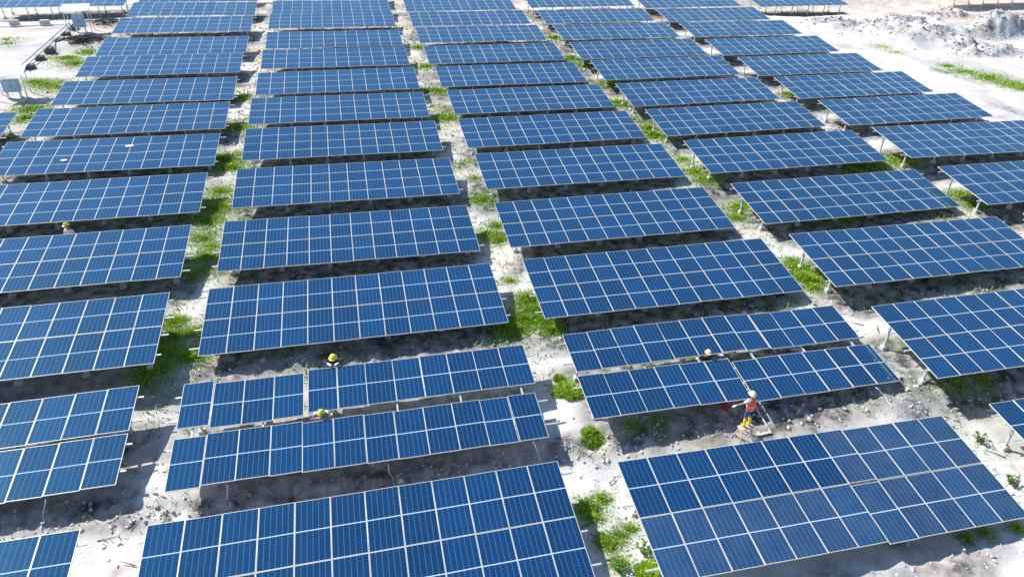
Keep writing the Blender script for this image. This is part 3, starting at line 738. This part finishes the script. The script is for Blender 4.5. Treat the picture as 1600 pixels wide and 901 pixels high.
def person(label, loc, yaw, J, look, cloth, trousers, helmet, vest=None, boots=None, sleeve=.55):
    """The figure faces +y in its own frame. J: wrist and elbow targets, hip height, lean."""
    t = thing('person', label, 'person', loc, (0, 0, yaw), 'workers in helmets among the solar tables')
    dp = J.get('drop', 0.); hz_ = .88-dp; hip = Vector((0, 0, hz_)); ln = J.get('lean', 0.)
    def up(z, y=0): return (0, y + math.sin(ln)*z, hz_ + math.cos(ln)*z)
    chest, neck, hd = up(.36), up(.53), up(.60, .03)
    N = {'pelvis': (tuple(hip), (.15, .105)), 'waist': (up(.16), (.135, .10)), 'chest': (chest, (.165, .115)), 'upper': (up(.46), (.12, .085)), 'neck': (neck, .056), 'headbase': (hd, .062),
         'head': (up(.68, .035), (.083, .096)), 'crown': (up(.77, .03), (.062, .072))}
    E = [('pelvis','waist'),('waist','chest'),('chest','upper'),('upper','neck'),('neck','headbase'),('headbase','head'),('head','crown')]
    S = {}
    for s, sx in (('l', -1), ('r', 1)):
        sh = (sx*.19, up(.45)[1], up(.45)[2]); el, wr = J[s]
        kn = (sx*.11, J.get('knee', .02)+dp*.9, .47-dp*.3); an = (sx*.12, J.get('ankle', -.02), .09)
        N.update({s+'sh': (sh, .062), s+'el': (el, .042), s+'wr': (wr, .029), s+'hip': ((sx*.09, 0, hz_-.08), .088), s+'kn': (kn, .056), s+'an': (an, .042), s+'toe': ((an[0], an[1]+.15, .045), (.04, .03))})
        E += [('upper', s+'sh'), (s+'sh', s+'el'), (s+'el', s+'wr'), ('pelvis', s+'hip'), (s+'hip', s+'kn'), (s+'kn', s+'an'), (s+'an', s+'toe')]
        S[s] = (sh, el, wr, kn, an)
    b = skin('body', N, E, M['skin'], t)
    # face: nose, ears, eyes, mouth sit on the head
    hc = Vector(up(.68, .035)); mb = MB(); mb.tube([hc+Vector((0,.085,.02)), hc+Vector((0,.112,-.02))], [.008, .016], 6)
    for sx in (-1, 1): mb.tube([hc+Vector((sx*.078,0,.02)), hc+Vector((sx*.092,-.012,-.02))], [.018, .012], 6)
    mb.build('nose_and_ears', M['skin'], t)
    mb = MB()
    for sx in (-1, 1): mb.tube([hc+Vector((sx*.033,.083,.022)), hc+Vector((sx*.033,.094,.022))], [.010, .007], 6)
    mb.tube([hc+Vector((-.025,.088,-.05)), hc+Vector((.025,.088,-.05))], .006, 6); mb.build('eyes_and_mouth', M['hair'], t)
    ball('hair', tuple(hc+Vector((0,-.012,.03))), .1, (.93,1.04,.95), M['hair'], t, True)
    h = ball('helmet', tuple(hc+Vector((0,.0,.055))), .128, (.95,1.12,.88), helmet, t, True)
    br = MB(); n = 24
    o_ = [(math.cos(2*math.pi*k/n)*.148, math.sin(2*math.pi*k/n)*.168+(.025 if math.sin(2*math.pi*k/n) > .5 else 0), -.022) for k in range(n)]
    i_ = [(math.cos(2*math.pi*k/n)*.112, math.sin(2*math.pi*k/n)*.13, .0) for k in range(n)]
    br.add(o_+i_, [(k, (k+1)%n, n+(k+1)%n, n+k) for k in range(n)], 0, True)
    br.tube([(0, -.12, .045), (0, -.05, .108), (0, .05, .112), (0, .13, .04)], .014, 6); br.build('brim', helmet, h)
    # clothes grown on the same skeleton, a little wider
    g = {'tail': (up(-.08), (.175, .128)), 'pelvis': (tuple(hip), (.172, .125)), 'waist': (up(.16), (.155, .12)), 'chest': (chest, (.182, .134)), 'upper': (up(.46), (.14, .105)), 'neck': (up(.505), .078)}
    ge = [('tail','pelvis'),('pelvis','waist'),('waist','chest'),('chest','upper'),('upper','neck')]
    for s in 'lr':
        sh, el, wr, kn, an = S[s]; g[s+'sh'] = (sh, .082); ge.append(('upper', s+'sh'))
        if sleeve > .5: g[s+'el'] = (el, .06); g[s+'cuff'] = (lerp(el, wr, (sleeve-.5)*2*.9), .048); ge += [(s+'sh', s+'el'), (s+'el', s+'cuff')]
        else: g[s+'cuff'] = (lerp(sh, el, sleeve*2), .064); ge.append((s+'sh', s+'cuff'))
    skin('shirt', g, ge, cloth, t)
    q = {'pelvis': ((0,0,hz_+.02), (.165, .12))}; qe = []
    for s in 'lr':
        sh, el, wr, kn, an = S[s]; sx = -1 if s == 'l' else 1
        q[s+'hip'] = ((sx*.09,0,hz_-.08), .105); q[s+'kn'] = (kn, .078); qe += [('pelvis', s+'hip'), (s+'hip', s+'kn')]
        if not boots: q[s+'an'] = (lerp(kn, an, .92), .062); qe.append((s+'kn', s+'an'))
        else: q[s+'kn'] = (lerp((sx*.09,0,hz_-.08), kn, .85), .088)
        bt = skin('boot', {'top': (lerp(kn, an, .05 if boots else .6), .074 if boots else .055), 'mid': (lerp(kn, an, .6), .066 if boots else .055), 'an': (an, .062), 'toe': ((an[0], an[1]+.17, .05), (.05, .042))},
                  [('top','mid'),('mid','an'),('an','toe')], boots or M['hair'], t)
    skin('trousers', q, qe, trousers, t)
    if vest:
        v = {'a': (up(-.06), (.20, .155)), 'b': (up(.14), (.185, .148)), 'c': (chest, (.205, .155)), 'd': (up(.50), (.182, .132))}
        vo = skin('vest', v, [('a','b'),('b','c'),('c','d')], vest, t)
        mb = MB(); n = 24
        ring = [(math.cos(2*math.pi*k/n)*.178, math.sin(2*math.pi*k/n)*.138+up(.19)[1], up(.19)[2]) for k in range(n)]
        mb.tube(ring+[ring[0]], .016, 6, cap=False); mb.build('reflective_band', M['reflect'], vo)
    for s in 'lr':                                     # gloved hands: palm, four fingers, thumb
        sh, el, wr, kn, an = S[s]; sx = -1 if s == 'l' else 1
        w = Vector(wr); d = (w-Vector(el)).normalized(); side = d.cross(Vector((0,0,1))); side = side.normalized() if side.length > .1 else Vector((1,0,0)); dn = side.cross(d).normalized()
        if dn.z > 0: dn = -dn
        hn = {'cuff': (tuple(w-d*.05), .036), 'wr': (tuple(w), .032), 'palm': (tuple(w+d*.055), (.045, .022))}; he = [('cuff','wr'),('wr','palm')]
        for k in range(4):
            o0 = w+d*.085+side*(.027-.018*k); ln_ = (.068,.078,.072,.056)[k]
            hn['f%da' % k] = (tuple(o0), .0115); hn['f%db' % k] = (tuple(o0+d*ln_*.6+dn*.012), .0105); hn['f%dc' % k] = (tuple(o0+d*ln_*.85+dn*.05), .009)
            he += [('palm', 'f%da' % k), ('f%da' % k, 'f%db' % k), ('f%db' % k, 'f%dc' % k)]
        o0 = w+d*.03+side*.04*sx
        hn['ta'] = (tuple(o0), .014); hn['tb'] = (tuple(o0+d*.045+side*.022*sx), .011); he += [('palm','ta'),('ta','tb')]
        skin('glove', hn, he, M['glove'], t, 2, 'palm')
    return t

# worker on the trestle stool
c = px_at(1161, 682); zf = gz(c[0], c[1])
SH = .62
st = thing('trestle_stool', 'small wooden trestle stool the worker in orange vest stands on', 'stool', (c[0], c[1], zf), (0, 0, PSI+.15))
mb = MB(); mb.box((0,0,SH-.025), (.62,.30,.05)); obj('top', bevelled(mb.mesh('top', [M['wood']]), .006), st)
for sx in (-1, 1):
    for sy in (-1, 1):
        mb = MB(); mb.tube([(sx*.24, sy*.08, SH-.045), (sx*.29, sy*.24, -.04)], .028, 6); mb.build('leg', M['wood'], st)
    mb = MB(); mb.box((sx*.268, 0, .25), (.03, .34, .05)); mb.build('stretcher', M['wood'], st)
mb = MB(); mb.tube([(-.26,-.19,.12),(.25,-.11,.45)], .016, 6); mb.tube([(.26,-.19,.12),(-.25,-.115,.45)], .016, 6); mb.build('cross_brace', M['wood'], st)
person('worker in orange vest, blue shorts and tall yellow boots standing on a trestle stool', (c[0], c[1], zf+SH), PSI+.12,
       {'l': ((-.36, .10, 1.18), (-.56, .22, 1.05)), 'r': ((.27, .06, 1.08), (.20, .27, 1.08)), 'lean': .06}, 0, M['greycloth'], M['denim'], M['helmet_cream'], M['vest'], M['boots'], .36)
def worker(label, key, px, py, above, yaw, arm, cloth, helmet, lean=.1, **kw):
    """Stands on the ground beside a table; the head is `above` the table's plane where it was surveyed."""
    x, y, z = plane_pt(key, px, py, above)
    hx, hy = math.sin(lean)*.68+.03, 0
    bx, by = x + math.sin(yaw)*hx, y - math.cos(yaw)*hx
    g = gz(bx, by); sc = 1.0; drop = .88 + math.cos(lean)*.69 - (z-g)
    if drop < 0: sc = (z-g)/(.88 + math.cos(lean)*.69); drop = 0
    zp = (above*-1)/sc + (z-g)/sc                     # height of the panels in the figure's frame
    J = {k: ((p[0], p[1], zp+p[2]), (q[0], q[1], zp+q[2])) for k, (p, q) in arm.items()}; J['lean'] = lean; J['drop'] = min(drop, .62)
    o = person(label, (bx, by, g), yaw, J, 0, cloth, M['trousers'], helmet, **kw); o.scale = (sc, sc, sc); return o
worker('worker in yellow helmet and dark shirt bending over the high edge of the staggered table', 'B12', 521, 562, .16, PSI+math.pi,
       {'l': ((-.33, .22, -.02), (-.14, .50, .05)), 'r': ((.34, .22, -.02), (.16, .50, .05))}, M['darkcloth'], M['helmet_yellow'], .42, sleeve=.9)
worker('worker in yellow helmet standing in the open gap of the staggered table, gloves raised', 'B12', 502, 649, .16, PSI,
       {'l': ((-.36, .02, -.06), (-.25, .16, .05)), 'r': ((.36, .02, -.06), (.25, .16, .05))}, M['pinkcloth'], M['helmet_yellow'], .05, sleeve=.55)
worker('worker in pale helmet standing in the gap of the split table, arms spread', 'C12', 1105, 556, .20, PSI+math.pi,
       {'l': ((-.34, .06, .0), (-.55, .16, .06)), 'r': ((.34, .06, .0), (.50, .16, .06))}, M['darkcloth'], M['helmet_cream'], .06, sleeve=.85)
worker('worker in yellow helmet and white shirt standing in shade between two solar tables', 'A11', 105, 355, .12, PSI+2.6,
       {'l': ((-.30, .06, -.5), (-.22, .24, -.55)), 'r': ((.30, .06, -.5), (.22, .24, -.55))}, M['whitecloth'], M['helmet_yellow'], .05, sleeve=.9)

# ------------------------------------------------------------------ daylight and camera
SUN = Vector((-.8*UX+.6*VX, -.8*UY+.6*VY, 1.0)).normalized()
el = math.asin(SUN.z); az = math.atan2(SUN.x, SUN.y)
w = bpy.data.worlds.new('World'); scene.world = w; w.use_nodes = True
sky = w.node_tree.nodes.new('ShaderNodeTexSky'); sky.sky_type = 'NISHITA'; sky.sun_disc = False; sky.sun_elevation = el; sky.sun_rotation = az % (2*math.pi)
sky.air_density = 1.0; sky.dust_density = .5; sky.ozone_density = 5.0
bg = w.node_tree.nodes['Background']; bg.inputs['Strength'].default_value = .13; w.node_tree.links.new(sky.outputs[0], bg.inputs['Color'])
sl = bpy.data.lights.new('sun', 'SUN'); sl.energy = 5.0; sl.angle = math.radians(.53); sl.color = (1, .96, .90)
so = bpy.data.objects.new('sun', sl); so.rotation_euler = SUN.to_track_quat('Z', 'Y').to_euler(); so.location = (0, 0, 60); link(so)
cd = bpy.data.cameras.new('camera'); cd.sensor_width = 36; cd.lens = F_PX*36/1600; cd.clip_start = .1; cd.clip_end = 2000
co_ = bpy.data.objects.new('camera', cd)
m4 = Matrix(((RT[0], UP[0], -FW[0], 0), (RT[1], UP[1], -FW[1], 0), (RT[2], UP[2], -FW[2], CAM_Z), (0, 0, 0, 1)))
co_.matrix_world = m4; link(co_); scene.camera = co_
vs = scene.view_settings; vs.view_transform = 'Standard'; vs.look = 'None'; vs.exposure = .47; vs.gamma = 1; vs.use_curve_mapping = False
